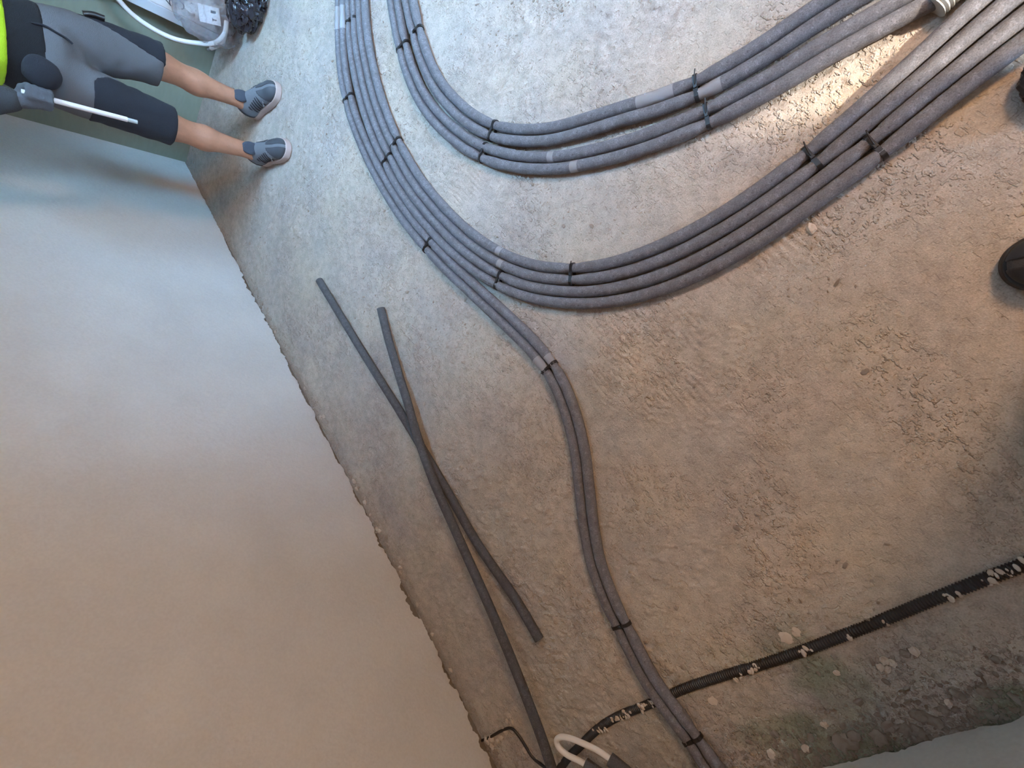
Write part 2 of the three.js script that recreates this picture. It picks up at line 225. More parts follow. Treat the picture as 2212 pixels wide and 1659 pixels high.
// centre lines of the pipe runs in metres
const RUNS = {
  b1_1: [[2.129, 0.02, -0.286], [2.013, 0.02, -0.348], [1.89, 0.02, -0.397], [1.761, 0.02, -0.427], [1.629, 0.02, -0.435], [1.497, 0.02, -0.426], [1.367, 0.02, -0.402], [1.242, 0.02, -0.359], [1.124, 0.02, -0.299], [1.014, 0.02, -0.225], [0.916, 0.02, -0.137], [0.825, 0.02, -0.041], [0.743, 0.02, 0.062], [0.67, 0.02, 0.173], [0.608, 0.02, 0.289], [0.552, 0.022, 0.409]],
  b1_2: [[2.111, 0.02, -0.251], [1.998, 0.02, -0.312], [1.879, 0.02, -0.359], [1.755, 0.02, -0.388], [1.627, 0.02, -0.396], [1.5, 0.02, -0.387], [1.374, 0.02, -0.364], [1.254, 0.02, -0.321], [1.14, 0.02, -0.263], [1.034, 0.02, -0.191], [0.939, 0.02, -0.105], [0.852, 0.02, -0.012], [0.772, 0.02, 0.088], [0.702, 0.02, 0.195], [0.642, 0.02, 0.308], [0.588, 0.022, 0.424]],
  b1_3: [[2.089, 0.02, -0.21], [1.972, 0.02, -0.268], [1.849, 0.02, -0.316], [1.722, 0.02, -0.344], [1.591, 0.02, -0.35], [1.46, 0.02, -0.339], [1.333, 0.02, -0.307], [1.215, 0.02, -0.25], [1.106, 0.02, -0.177], [1.011, 0.02, -0.087], [0.921, 0.02, 0.009], [0.83, 0.02, 0.104], [0.751, 0.02, 0.208], [0.688, 0.02, 0.323], [0.635, 0.022, 0.443]],
  b1_4: [[2.071, 0.02, -0.176], [1.958, 0.02, -0.232], [1.84, 0.02, -0.278], [1.717, 0.02, -0.306], [1.59, 0.02, -0.311], [1.464, 0.02, -0.3], [1.342, 0.02, -0.268], [1.228, 0.02, -0.213], [1.124, 0.02, -0.141], [1.033, 0.02, -0.053], [0.946, 0.02, 0.038], [0.859, 0.02, 0.13], [0.783, 0.02, 0.231], [0.723, 0.02, 0.342], [0.672, 0.022, 0.458]],
  b2_1: [[2.6, 0.02, -0.388], [2.511, 0.02, -0.486], [2.415, 0.02, -0.577], [2.307, 0.02, -0.652], [2.188, 0.02, -0.71], [2.063, 0.019, -0.753], [1.935, 0.02, -0.784], [1.804, 0.02, -0.807], [1.673, 0.02, -0.822], [1.541, 0.02, -0.83], [1.409, 0.02, -0.827], [1.277, 0.02, -0.818], [1.146, 0.02, -0.803], [1.015, 0.02, -0.781], [0.885, 0.02, -0.759], [0.754, 0.02, -0.738], [0.623, 0.02, -0.721], [0.491, 0.02, -0.725], [0.365, 0.02, -0.763], [0.247, 0.02, -0.823], [0.138, 0.02, -0.898], [0.03, 0.02, -0.974], [-0.086, 0.02, -1.038], [-0.211, 0.02, -1.079], [-0.341, 0.02, -1.104], [-0.472, 0.02, -1.122], [-0.604, 0.02, -1.115], [-0.736, 0.02, -1.11]],
  b2_2: [[2.571, 0.02, -0.362], [2.483, 0.02, -0.459], [2.388, 0.02, -0.549], [2.28, 0.02, -0.622], [2.162, 0.02, -0.679], [2.037, 0.02, -0.72], [1.91, 0.02, -0.749], [1.781, 0.02, -0.771], [1.651, 0.02, -0.785], [1.52, 0.02, -0.791], [1.389, 0.02, -0.787], [1.258, 0.02, -0.777], [1.128, 0.02, -0.761], [0.999, 0.02, -0.739], [0.87, 0.02, -0.717], [0.741, 0.02, -0.696], [0.611, 0.02, -0.681], [0.48, 0.02, -0.688], [0.355, 0.02, -0.725], [0.238, 0.02, -0.783], [0.129, 0.02, -0.857], [0.022, 0.02, -0.932], [-0.091, 0.02, -0.998], [-0.215, 0.02, -1.04], [-0.343, 0.02, -1.065], [-0.473, 0.02, -1.083], [-0.604, 0.02, -1.076], [-0.734, 0.02, -1.071]],
  b2_3: [[2.469, 0.02, -0.411], [2.37, 0.02, -0.496], [2.261, 0.019, -0.568], [2.144, 0.02, -0.626], [2.022, 0.02, -0.673], [1.896, 0.02, -0.708], [1.768, 0.019, -0.733], [1.638, 0.02, -0.75], [1.508, 0.02, -0.756], [1.377, 0.02, -0.753], [1.247, 0.02, -0.742], [1.118, 0.02, -0.722], [0.991, 0.02, -0.689], [0.869, 0.02, -0.643], [0.755, 0.02, -0.58], [0.651, 0.02, -0.501], [0.557, 0.02, -0.409], [0.478, 0.02, -0.305], [0.416, 0.02, -0.191], [0.37, 0.02, -0.068], [0.338, 0.02, 0.058], [0.317, 0.019, 0.187], [0.3, 0.021, 0.317], [0.288, 0.025, 0.447], [0.272, 0.031, 0.577]],
  b2_4: [[2.442, 0.02, -0.38], [2.341, 0.02, -0.465], [2.229, 0.019, -0.536], [2.11, 0.02, -0.594], [1.986, 0.02, -0.64], [1.858, 0.02, -0.674], [1.727, 0.019, -0.699], [1.596, 0.02, -0.714], [1.463, 0.02, -0.717], [1.331, 0.02, -0.711], [1.199, 0.02, -0.697], [1.069, 0.02, -0.671], [0.943, 0.02, -0.632], [0.823, 0.02, -0.577], [0.714, 0.02, -0.502], [0.615, 0.02, -0.413], [0.532, 0.02, -0.31], [0.465, 0.02, -0.196], [0.415, 0.02, -0.073], [0.38, 0.02, 0.054], [0.356, 0.019, 0.185], [0.339, 0.021, 0.316], [0.327, 0.025, 0.448], [0.313, 0.031, 0.579]],
  b2_5: [[2.416, 0.02, -0.349], [2.316, 0.02, -0.43], [2.207, 0.019, -0.498], [2.091, 0.02, -0.554], [1.971, 0.02, -0.6], [1.847, 0.02, -0.634], [1.721, 0.019, -0.659], [1.593, 0.02, -0.675], [1.465, 0.02, -0.679], [1.336, 0.02, -0.673], [1.208, 0.02, -0.659], [1.082, 0.02, -0.635], [0.959, 0.02, -0.597], [0.843, 0.02, -0.544], [0.737, 0.02, -0.471], [0.643, 0.02, -0.383], [0.564, 0.02, -0.282], [0.5, 0.02, -0.17], [0.452, 0.02, -0.051], [0.416, 0.02, 0.072], [0.392, 0.019, 0.199], [0.376, 0.021, 0.326], [0.365, 0.025, 0.454], [0.355, 0.031, 0.582]],
  b2_6: [[2.389, 0.02, -0.318], [2.287, 0.02, -0.399], [2.175, 0.019, -0.466], [2.057, 0.02, -0.522], [1.935, 0.02, -0.567], [1.809, 0.02, -0.601], [1.681, 0.02, -0.625], [1.551, 0.02, -0.638], [1.421, 0.02, -0.639], [1.291, 0.02, -0.631], [1.161, 0.02, -0.613], [1.035, 0.02, -0.582], [0.913, 0.02, -0.536], [0.8, 0.02, -0.471], [0.701, 0.02, -0.387], [0.617, 0.02, -0.287], [0.55, 0.02, -0.175], [0.497, 0.02, -0.056], [0.458, 0.02, 0.068], [0.432, 0.019, 0.196], [0.415, 0.021, 0.325], [0.404, 0.025, 0.455], [0.396, 0.031, 0.585]],
};

// ---------- foam-sleeved heating pipes, tied in pairs ----------
const PR = 0.0188;                                        // sleeve radius
const run = (k, before = [], after = []) => [...before, ...RUNS[k], ...after].map((p) => V(...p));
function onward(k, atStart, bends) {                      // carries a run on past its last point: steps of [length, turn in radians, rise]
  const R = RUNS[k], e = atStart ? R[0] : R[R.length - 1], q = atStart ? R[1] : R[R.length - 2];
  let x = e[0], y = e[1], z = e[2], a = Math.atan2(e[2] - q[2], e[0] - q[0]); const out = [];
  for (const [l, turn, up] of bends) { a += turn; x += Math.cos(a) * l; z += Math.sin(a) * l; y += up; out.push([x, y, z]); }
  return atStart ? out.reverse() : out;
}
const TIES = [                                            // [pair of runs, where, label, width, tail]
  ['b1_3', 'b1_4', [1.972, -0.232], 'dark tie round the inner pair where the four-pipe bundle leaves the top edge', 0],
  ['b1_1', 'b1_2', [2.014, -0.320], 'dark tie round the outer pair of the four-pipe bundle near the top edge', 0],
  ['b1_3', 'b1_4', [1.340, -0.292], 'black tie round the inner pair at the lowest bend of the four-pipe bundle', 0.5],
  ['b1_1', 'b1_2', [1.318, -0.384], 'black tie round the outer pair at the lowest bend of the four-pipe bundle', 0.5],
  ['b1_3', 'b1_4', [0.787, 0.192], 'black tie beside the clear tape on the inner pair, four-pipe bundle, right side', 1],
  ['b1_1', 'b1_2', [0.699, 0.155], 'black tie below the gap between the two pairs of the four-pipe bundle', 1],
  ['b2_3', 'b2_4', [2.442, -0.426], 'dark tie round the middle pair of the six-pipe bundle at the top edge', 0],
  ['b2_1', 'b2_2', [2.224, -0.676], 'dark tie round the outer pair of the six-pipe bundle below the taped spot', 0],
  ['b2_5', 'b2_6', [1.776, -0.607], 'black tie round the inner pair of the six-pipe bundle, left bend', 0.3],
  ['b2_3', 'b2_4', [1.783, -0.708], 'black tie round the middle pair of the six-pipe bundle, left bend', 0.3],
  ['b2_1', 'b2_2', [1.311, -0.808], 'thin black tie where two outer pipes begin to leave the six-pipe bundle', 0.2],
  ['b2_3', 'b2_4', [0.929, -0.636], 'black tie at the fork where the lower pair bends away to the right', 0.4],
  ['b2_5', 'b2_6', [0.706, -0.414], 'black tie with a long tail at the lowest bend of the large bundle', 1],
  ['b2_1', 'b2_2', [0.535, -0.693], 'black tie at the taped kink of the two branching pipes', 0.6],
  ['b2_1', 'b2_2', [-0.287, -1.079], 'thick black tie on the two branching pipes above the corrugated hose', 0.3],
  ['b2_1', 'b2_2', [-0.657, -1.085], 'black tie on the two branching pipes nearest the bottom edge', 0.3],
  ['b2_5', 'b2_6', [0.405, 0.223], 'black ratchet tie on the upper pair where the large bundle rises right', 1],
  ['b2_3', 'b2_4', [0.328, 0.312], 'black ratchet tie on the lower pair where the large bundle rises right', 1],
];
const TAPES = { b1_4: [[0.890, 0.130, 0.055]], b1_3: [[0.754, 0.208, 0.03]], b1_2: [[1.055, -0.200, 0.012]], b1_1: [[0.955, -0.175, 0.014]], b2_1: [[2.53, -0.46, 0.05], [0.560, -0.69, 0.03]], b2_2: [[2.50, -0.44, 0.05], [0.547, -0.65, 0.022]], b2_6: [[1.0, -0.555, 0.012]], b2_5: [[0.96, -0.59, 0.012]] };
const tapeMat = new THREE.MeshPhysicalMaterial({ color: lin(0.86, 0.88, 0.90), roughness: 0.16, transmission: 0.62, thickness: 0, bumpMap: rep(foamBump, 30), bumpScale: 0.002 });
const PIPE_LABELS = {
  b1_1: 'outermost grey foam-sleeved pipe of the four-pipe bundle', b1_2: 'second pipe from the outside in the grey four-pipe bundle', b1_3: 'third pipe from the outside in the four-pipe bundle, white tape by its tie', b1_4: 'innermost grey foam-sleeved pipe of the four-pipe bundle',
  b2_1: 'left one of two grey pipes branching off the large bundle to the bottom edge', b2_2: 'right one of two grey pipes branching off the large bundle to the bottom edge', b2_3: 'lowest grey pipe of the large bundle sweeping to the right edge', b2_4: 'second lowest grey pipe of the large bundle sweeping right', b2_5: 'second highest grey pipe of the large bundle sweeping right', b2_6: 'innermost, highest grey pipe of the large bundle sweeping right',
};
const curves = {};
for (const k of Object.keys(RUNS)) {
  const tail = k === 'b2_1' || k === 'b2_2', b1 = k[1] === '1';
  const pts = run(k, onward(k, true, b1 ? [[0.15, 0.06, 0], [0.2, 0.06, 0], [0.3, 0.05, 0], [0.5, 0.02, 0], [0.6, 0, 0]] : [[0.15, 0.05, 0], [0.2, 0.05, 0], [0.3, 0.04, 0], [0.5, 0.02, 0], [0.6, 0, 0]]),
    tail ? onward(k, false, [[0.05, 0, 0], [0.06, 0, 0]]) : onward(k, false, b1 ? [[0.15, 0.05, 0.002], [0.2, 0.05, 0], [0.3, 0.05, -0.004], [0.4, 0.05, -0.006]] : [[0.15, 0.04, 0.002], [0.2, 0.04, 0], [0.3, 0.05, -0.006], [0.3, 0.05, -0.008]]));
  const c = new THREE.CatmullRomCurve3(pts, false, 'centripetal'); c.arcLengthDivisions = 800; curves[k] = c;
  const pinch = TIES.filter((t) => t[0] === k || t[1] === k).map((t) => t[2]);
  const waist = (p) => { let f = 1; for (const [x, z] of pinch) { const d = Math.hypot(p.x - x, p.z - z) - 0.02; f -= 0.20 * Math.exp(-Math.pow(Math.max(0, d) / 0.018, 2)); } return PR * f * (1 + (vn(p.x * 14 + k.charCodeAt(3) * 5, p.z * 14, 400) - 0.5) * 0.05); };
  const g = new THREE.Group();
  mesh('foam_sleeve', tube(pts, waist, { seg: 16, step: 0.010 }), foamMat, g);
  for (const [x, z, half] of TAPES[k] ?? []) {
    const [t] = nearest(c, x, z), L = c.getLength(), q = [];
    for (let i = -3; i <= 3; i++) q.push(c.getPointAt(clamp(t + i / 3 * half / L, 0, 1)));
    const tp = mesh('clear_tape', tube(q, (p) => waist(p) * 1.035, { seg: 18, step: 0.006, caps: false }), tapeMat, g); tp.userData.label = 'shiny clear tape round the sleeve';
  }
  top(g, 'insulated_pipe', PIPE_LABELS[k], 'pipe', b1 ? 'pipes of the four-pipe bundle' : 'pipes of the six-pipe bundle');
}
function nearest(c, x, z) { let b = 0, bd = 9; for (let i = 0; i <= 1600; i++) { const p = c.getPointAt(i / 1600), d = Math.hypot(p.x - x, p.z - z); if (d < bd) { bd = d; b = i / 1600; } } return [b, bd]; }
for (const [ka, kb, [x, z], label, tailLen] of TIES) {
  const [ta] = nearest(curves[ka], x, z), a = curves[ka].getPointAt(ta), t = curves[ka].getTangentAt(ta), [tb] = nearest(curves[kb], a.x, a.z), b = curves[kb].getPointAt(tb);
  const g = new THREE.Group(), q = b.clone().sub(a); q.addScaledVector(t, -q.dot(t)); const half = q.length() / 2; q.normalize(); const up = t.clone().cross(q); if (up.y < 0) up.negate();
  const mid = a.clone().add(b).multiplyScalar(0.5), rad = PR * 0.83, w = 0.0056, th = 0.0030, pos = [], idx = [], N = 40;
  for (let i = 0; i < N; i++) {                           // hull of the two waists with a dip between them
    const s = i / N * Math.PI * 2, cx = Math.cos(s), cy = Math.sin(s), sgn = clamp(cx * 3.0, -1, 1) * half, dip = Math.exp(-Math.pow(cx / 0.32, 2)) * rad * 0.30 * Math.sign(cy);
    for (const [o, l] of [[0, -w], [th, -w], [th, w], [0, w]]) { const p = mid.clone().addScaledVector(q, sgn + cx * (rad + o)).addScaledVector(up, cy * (rad + o) - dip).addScaledVector(t, l); pos.push(p.x, p.y, p.z); }
    const n = (i + 1) % N; for (let k = 0; k < 4; k++) { const m = (k + 1) % 4; idx.push(i * 4 + k, n * 4 + k, i * 4 + m, i * 4 + m, n * 4 + k, n * 4 + m); }
  }
  mesh('band', geoFrom(pos, idx).toNonIndexed(), blackMat, g).geometry.computeVertexNormals();
  const basis = new THREE.Matrix4().makeBasis(q, up, t.clone()), hd = new RoundedBoxGeometry(0.011, 0.006, 0.010, 2, 0.0015);
  hd.applyMatrix4(basis).translate(mid.x + up.x * rad * 0.86, mid.y + up.y * rad * 0.86 + 0.001, mid.z + up.z * rad * 0.86);
  mesh('head', hd, blackMat, g);
  if (tailLen > 0) {
    const s0 = mid.clone().addScaledVector(up, rad * 0.95), d = q.clone().multiplyScalar(tailLen > 0.8 ? 1 : -1);
    mesh('tail', tube([s0, s0.clone().addScaledVector(d, 0.012).addScaledVector(up, 0.006), s0.clone().addScaledVector(d, 0.018 + 0.022 * tailLen).addScaledVector(up, 0.004 + 0.006 * tailLen).addScaledVector(t, 0.006 * tailLen)], 0.0016, { seg: 6, step: 0.004 }), blackMat, g);
  }
  top(g, 'cable_tie', label, 'cable tie', 'ties on the pipe bundles');
}

// ---------- two loose foam tubes, one lying across the other ----------
function looseTube(pts, label) {
  const g = new THREE.Group(), P = pts.map((p) => V(...p)), n = P.length;
  mesh('foam_tube', tube(P, 0.0192, { seg: 18, step: 0.02, caps: false }), darkFoamMat, g);
  for (const [e, o] of [[0, 1], [n - 1, n - 2]]) {        // the cut ends: ring, and a black plug painting the shade inside
    const d = P[o].clone().sub(P[e]).normalize();
    const bore = mesh('bore', tube([P[e].clone().addScaledVector(d, 0.0006), P[e].clone().addScaledVector(d, 0.03)], 0.0095, { seg: 16, step: 0.01 }), blackMat, g); bore.userData.label = 'black plug painting the shade inside the tube';
    const ring = new THREE.RingGeometry(0.0095, 0.0192, 20).lookAt(d.clone().negate()).translate(P[e].x, P[e].y, P[e].z); mesh('cut_end', ring, darkFoamMat, g);
  }
  return top(g, 'foam_tube', label, 'foam tube', 'loose foam tubes');
}
looseTube([[1.829, 0.02, -1.471], [1.339, 0.02, -1.466], [0.903, 0.02, -1.455], [0.51, 0.02, -1.455], [0.228, 0.02, -1.462], [-0.039, 0.02, -1.438], [-0.199, 0.02, -1.440]], 'loose dark grey foam tube lying on the floor under the other one');
looseTube([[1.354, 0.021, -1.214], [1.217, 0.025, -1.27], [1.047, 0.035, -1.321], [0.897, 0.050, -1.355], [0.772, 0.058, -1.394], [0.662, 0.0605, -1.425], [0.549, 0.063, -1.451], [0.281, 0.070, -1.488], [-0.029, 0.080, -1.527], [-0.297, 0.088, -1.575], [-0.5, 0.085, -1.632], [-0.575, 0.080, -1.663]], 'loose dark grey foam tube crossing on top, its end by the white bent pipe');

// ---------- black corrugated conduit along the left wall ----------
const rib = (pitch, lo, hi) => (p, s) => lo + (hi - lo) * (0.5 + 0.5 * Math.cos(s / pitch * Math.PI * 2));
const corrMat = mat(lin(0.022, 0.021, 0.022), 0.45), limeMat = mat(lin(0.56, 0.50, 0.43), 0.95);
const hosePts = [[-0.562, 0.30], [-0.56, -0.058], [-0.557, -0.222], [-0.558, -0.45], [-0.555, -0.638], [-0.549, -0.753], [-0.538, -0.90], [-0.532, -1.02], [-0.535, -1.166], [-0.533, -1.30], [-0.54, -1.40], [-0.555, -1.48], [-0.575, -1.56], [-0.60, -1.66], [-0.66, -1.80], [-0.78, -1.92]].map(([x, z]) => V(x, 0.0035, z));
const hose = new THREE.Group();
mesh('corrugated_tube', tube(hosePts, rib(0.0072, 0.0118, 0.0150), { seg: 12, step: 0.0012, caps: true }), corrMat, hose);
for (const [x, z, l, n] of [[-0.556, -0.615, 0.018, 5], [-0.553, -0.80, 0.045, 16], [-0.557, -0.13, 0.05, 16], [-0.558, -0.245, 0.015, 5], [-0.534, -1.18, 0.05, 18], [-0.534, -1.30, 0.05, 18], [-0.548, -1.42, 0.03, 8], [-0.556, -0.40, 0.006, 2], [-0.556, -0.50, 0.004, 1]]) {
  const gs = [];
  for (let i = 0; i < n; i++) { const s = rr(0.003, 0.008), g = new THREE.IcosahedronGeometry(1, 1).scale(s * rr(0.7, 1.6), s * 0.45, s * rr(0.5, 1.0)).rotateY(rr(-0.6, 0.6)), a = rr(-0.9, 0.9); g.translate(x + Math.sin(a) * 0.0135, 0.0035 + Math.cos(a) * 0.0135, z + rr(-l, l)); gs.push(g); }
  const m = mesh('plaster_splash', mergeGeometries(gs), limeMat, hose); m.userData.label = 'dried pale plaster on the ribs';
}
top(hose, 'corrugated_conduit', 'black corrugated conduit with plaster splashes along the left wall', 'conduit');

// grey corrugated hose end between the two bundles
const grey = new THREE.Group();
mesh('corrugated_tube', tube([V(0.455, 0.027, 0.556), V(0.452, 0.029, 0.64), V(0.43, 0.030, 0.75), V(0.37, 0.030, 0.95), V(0.29, 0.030, 1.15)], rib(0.009, 0.022, 0.027), { seg: 20, step: 0.0015 }), mat(lin(0.46, 0.48, 0.48), 0.35), grey);
top(grey, 'flexible_hose', 'grey ribbed flexible hose end between the bundles at the top edge', 'hose');

// white bent pipe joining two sleeved stubs in the corner
const loop = new THREE.Group();
mesh('white_pipe', tube([[-0.70, 0.098, -1.305], [-0.592, 0.1, -1.368], [-0.562, 0.103, -1.39], [-0.53, 0.106, -1.427], [-0.501, 0.108, -1.466], [-0.486, 0.108, -1.507], [-0.493, 0.106, -1.538], [-0.513, 0.104, -1.546], [-0.544, 0.102, -1.531], [-0.583, 0.1, -1.485], [-0.70, 0.096, -1.395]].map((p) => V(...p)), 0.0098, { seg: 14, step: 0.004 }), whitePlastic, loop);
mesh('sleeve', tube([V(-0.600, 0.0995, -1.364), V(-0.70, 0.098, -1.305), V(-0.84, 0.09, -1.26)], 0.0215, { seg: 16, step: 0.01 }), darkFoamMat, loop);
mesh('sleeve', tube([V(-0.592, 0.0995, -1.478), V(-0.70, 0.096, -1.395), V(-0.84, 0.09, -1.33)], 0.0215, { seg: 16, step: 0.01 }), darkFoamMat, loop);
top(loop, 'bent_pipe', 'white plastic pipe bent into a narrow loop between two grey sleeves', 'pipe');

// dark curve in the broken corner by the front wall, drawn as a thin tube
const darkCurve = mesh('cable', tube([[-0.424, -2.075], [-0.426, -2.011], [-0.423, -1.921], [-0.431, -1.855], [-0.469, -1.838], [-0.512, -1.833], [-0.552, -1.827], [-0.60, -1.79], [-0.66, -1.74]].map(([x, z]) => V(x, 0.004, z)), 0.0058, { seg: 8, step: 0.01 }), blackMat);
top(darkCurve, 'dark_curve', 'short dark curving line in the corner rubble beneath the foam tube', 'cable');

// ---------- rubble ----------
function lump(s, flat, k) { const g = new THREE.IcosahedronGeometry(s, 1), p = g.attributes.position; for (let i = 0; i < p.count; i++) { const x = p.getX(i), y = p.getY(i), z = p.getZ(i), f = 1 + (hash(Math.round(x / s * 50), Math.round(y / s * 50) + Math.round(z / s * 50) * 7, k) - 0.5) * 0.55; p.setXYZ(i, x * f, y * f * flat, z * f); } g.computeVertexNormals(); return g; }
const lumps = Array.from({ length: 6 }, (_, k) => lump(1, 0.7, 500 + k));
function chunk(x, z, s, name, label, group, m = crumbMat, flat = 0.7) { if (flat > 0.5) s *= 1.25; const o = mesh('chunk', lumps[Math.floor(rnd() * 6)], m); o.scale.set(s * rr(0.8, 1.3), s * flat, s * rr(0.7, 1.1)); o.rotation.y = rr(0, 6.28); o.position.set(x, rise(x, z) + s * flat * 0.35, z); top(o, name, label, 'rubble', group); }
for (const [x, z, s] of [[1.33, -2.03, 0.010], [1.315, -2.005, 0.009], [0.90, -2.03, 0.012], [0.86, -2.045, 0.009], [0.77, -2.03, 0.011], [0.62, -2.045, 0.010], [0.60, -2.03, 0.009], [0.39, -2.02, 0.010], [0.37, -2.035, 0.008], [2.00, -2.04, 0.009], [0.70, -2.04, 0.008], [1.55, -2.04, 0.008], [0.2, -2.04, 0.009], [0.05, -2.04, 0.008], [-0.12, -2.035, 0.010]]) chunk(x, z, s, 'plaster_crumb', 'small plaster crumb along the foot of the front wall', 'crumbs by the front wall', paleMat);
for (const [x, z, s] of [[-0.64, -0.42, 0.010], [-0.642, -0.40, 0.008], [-0.65, -0.49, 0.007], [-0.64, -0.47, 0.008], [-0.66, -0.48, 0.007], [-0.65, -0.46, 0.007], [-0.63, -0.59, 0.008], [-0.77, -0.49, 0.012], [-0.785, -0.475, 0.012], [-0.77, -0.57, 0.012], [-0.785, -0.545, 0.011], [-0.77, -0.66, 0.012], [-0.775, -0.70, 0.016], [-0.785, -0.68, 0.014], [-0.77, -0.80, 0.009], [-0.73, -0.71, 0.008], [-0.76, -0.42, 0.008], [-0.75, -0.39, 0.012], [-0.76, -0.34, 0.011], [-0.76, -0.90, 0.009], [-0.79, -0.61, 0.014], [-0.795, -0.52, 0.012]]) chunk(x, z, s, 'rubble_chunk', 'crumbled plaster chunk between the black conduit and the left wall', 'chunks by the left wall', s > 0.0095 ? crumbMat : paleMat);
for (const [x, z, s, l] of [[-0.515, -0.642, 0.017, 'round flat plaster drip above the black conduit'], [-0.510, -0.607, 0.015, 'ragged flat plaster drip beside the round one above the conduit'], [-0.59, -0.96, 0.014, 'pale flat plaster drip below the conduit near the branching pipes']]) chunk(x, z, s, 'plaster_drip', l, undefined, paleMat, 0.16);
chunk(0.282, 0.115, 0.011, 'white_pebble', 'small pale pebble below the rising large bundle', undefined, paleMat);
for (const [x, z, s] of [[-0.43, -2.04, 0.012], [-0.435, -2.01, 0.013], [-0.45, -1.98, 0.010], [-0.445, -1.95, 0.010], [-0.43, -1.905, 0.010], [-0.40, -1.86, 0.008], [-0.41, -1.835, 0.009], [-0.385, -1.83, 0.009], [-0.52, -1.85, 0.009], [-0.585, -1.71, 0.010], [-0.60, -1.69, 0.012], [-0.46, -2.03, 0.012]]) chunk(x, z, s, 'corner_rubble', 'pale rubble bit around the dark curve in the corner', 'rubble in the corner', limeMat);
// uncountable flakes and grit stuck to the screed
const grit = new THREE.InstancedMesh(new THREE.IcosahedronGeometry(1, 0), crumbMat, 14000); grit.name = 'plaster_grit'; grit.castShadow = grit.receiveShadow = true;
grit.userData = { kind: 'stuff', label: 'fine plaster flakes and grit scattered over the screed', category: 'grit' };
{
  const M = new THREE.Matrix4(), q = new THREE.Quaternion(), e = new THREE.Euler(); let n = 0, tries = 0;
  while (n < 14000 && tries++ < 400000) {
    let x = rr(X0 + 0.01, X1 - 0.02), z = rr(ZF + 0.02, 0.75); const kind = rnd();
    if (kind < 0.16) z = ZF + Math.abs(rr(-1, 1) * rr(0, 1)) * 0.07; else if (kind < 0.30) { x = X0 + Math.abs(rr(-1, 1) * rr(0, 1)) * 0.16; z = rr(ZF, 0.2); }
    else if (rnd() > sstep(0.40, 0.66, fbm(x * 2.1 + 3, z * 2.1, 520, 3)) + 0.06) continue;
    if (x > 0.25 && x < 1.3 && z > -0.1 && rnd() < 0.85) continue;
    const s = (kind < 0.30 ? 0.0058 : 0.0042) * Math.pow(rr(0.35, 1), 1.6) * (rnd() < 0.09 ? 2.2 : 1);
    e.set(rr(-0.3, 0.3), rr(0, 6.28), rr(-0.3, 0.3)); q.setFromEuler(e);
    M.compose(V(x, rise(x, z) + s * 0.2, z), q, V(s * rr(0.7, 1.7), s * 0.55, s * rr(0.5, 1.0))); grit.setMatrixAt(n++, M);
  }
  grit.count = n;
}
scene.add(grit);

// ---------- people ----------
const cloth = (c, r = 0.95) => mat(c, r, { bumpMap: rep(plasterBump, 18), bumpScale: 0.002 });
const skinTex = tex(256, (u, v) => { const f = fbm(u * 10, v * 10, 601, 4, 10), g = vn(u * 120, v * 120, 602, 120); const c = 0.92 + (f - 0.5) * 0.14 - (g > 0.93 ? 0.12 : 0); return [c, c * 0.985, c * 0.97]; });
const skinMat = mat(lin(0.52, 0.255, 0.155), 0.55, { map: rep(skinTex, 3) });
const shoeUpperF = blend([ell([0, 0.058, -0.030], [0.040, 0.058, 0.048]), cap([0, 0.050, -0.02], [0, 0.042, 0.10], 0.044, 0.040), ell([0, 0.036, 0.145], [0.046, 0.036, 0.060]), cap([0, 0.090, -0.005], [0, 0.058, 0.10], 0.036, 0.030)], 0.03);
const shoeCut = (x, y, z) => Math.max(shoeUpperF(x, y, z), 0.020 - y, y - (0.104 + Math.abs(z + 0.01) * 0.22));
const SB = [[-0.062, 0.010, -0.095], [0.062, 0.145, 0.220]];
const shoeGeo = {
  upper: nets(shoeCut, ...SB, 0.0036),
  ribs: nets((x, y, z) => Math.max(shoeCut(x, y, z) - 0.0026, 0.020 - Math.abs(x), 0.034 - y, y - 0.088, 0.012 - z, z - 0.105, (Math.abs(((z - y * 0.55) / 0.017 % 1 + 1) % 1 - 0.5) - 0.26) * 0.017), ...SB, 0.0028),
  guard: nets((x, y, z) => Math.max(shoeCut(x, y, z) - 0.0028, 0.150 - z - y * 0.35, 0.018 - y, Math.abs(x) < 0.006 ? 0.002 : -1), ...SB, 0.0034),
  heel: nets((x, y, z) => Math.max(shoeCut(x, y, z) - 0.0028, z + 0.035, 0.03 - y), ...SB, 0.0034),
};
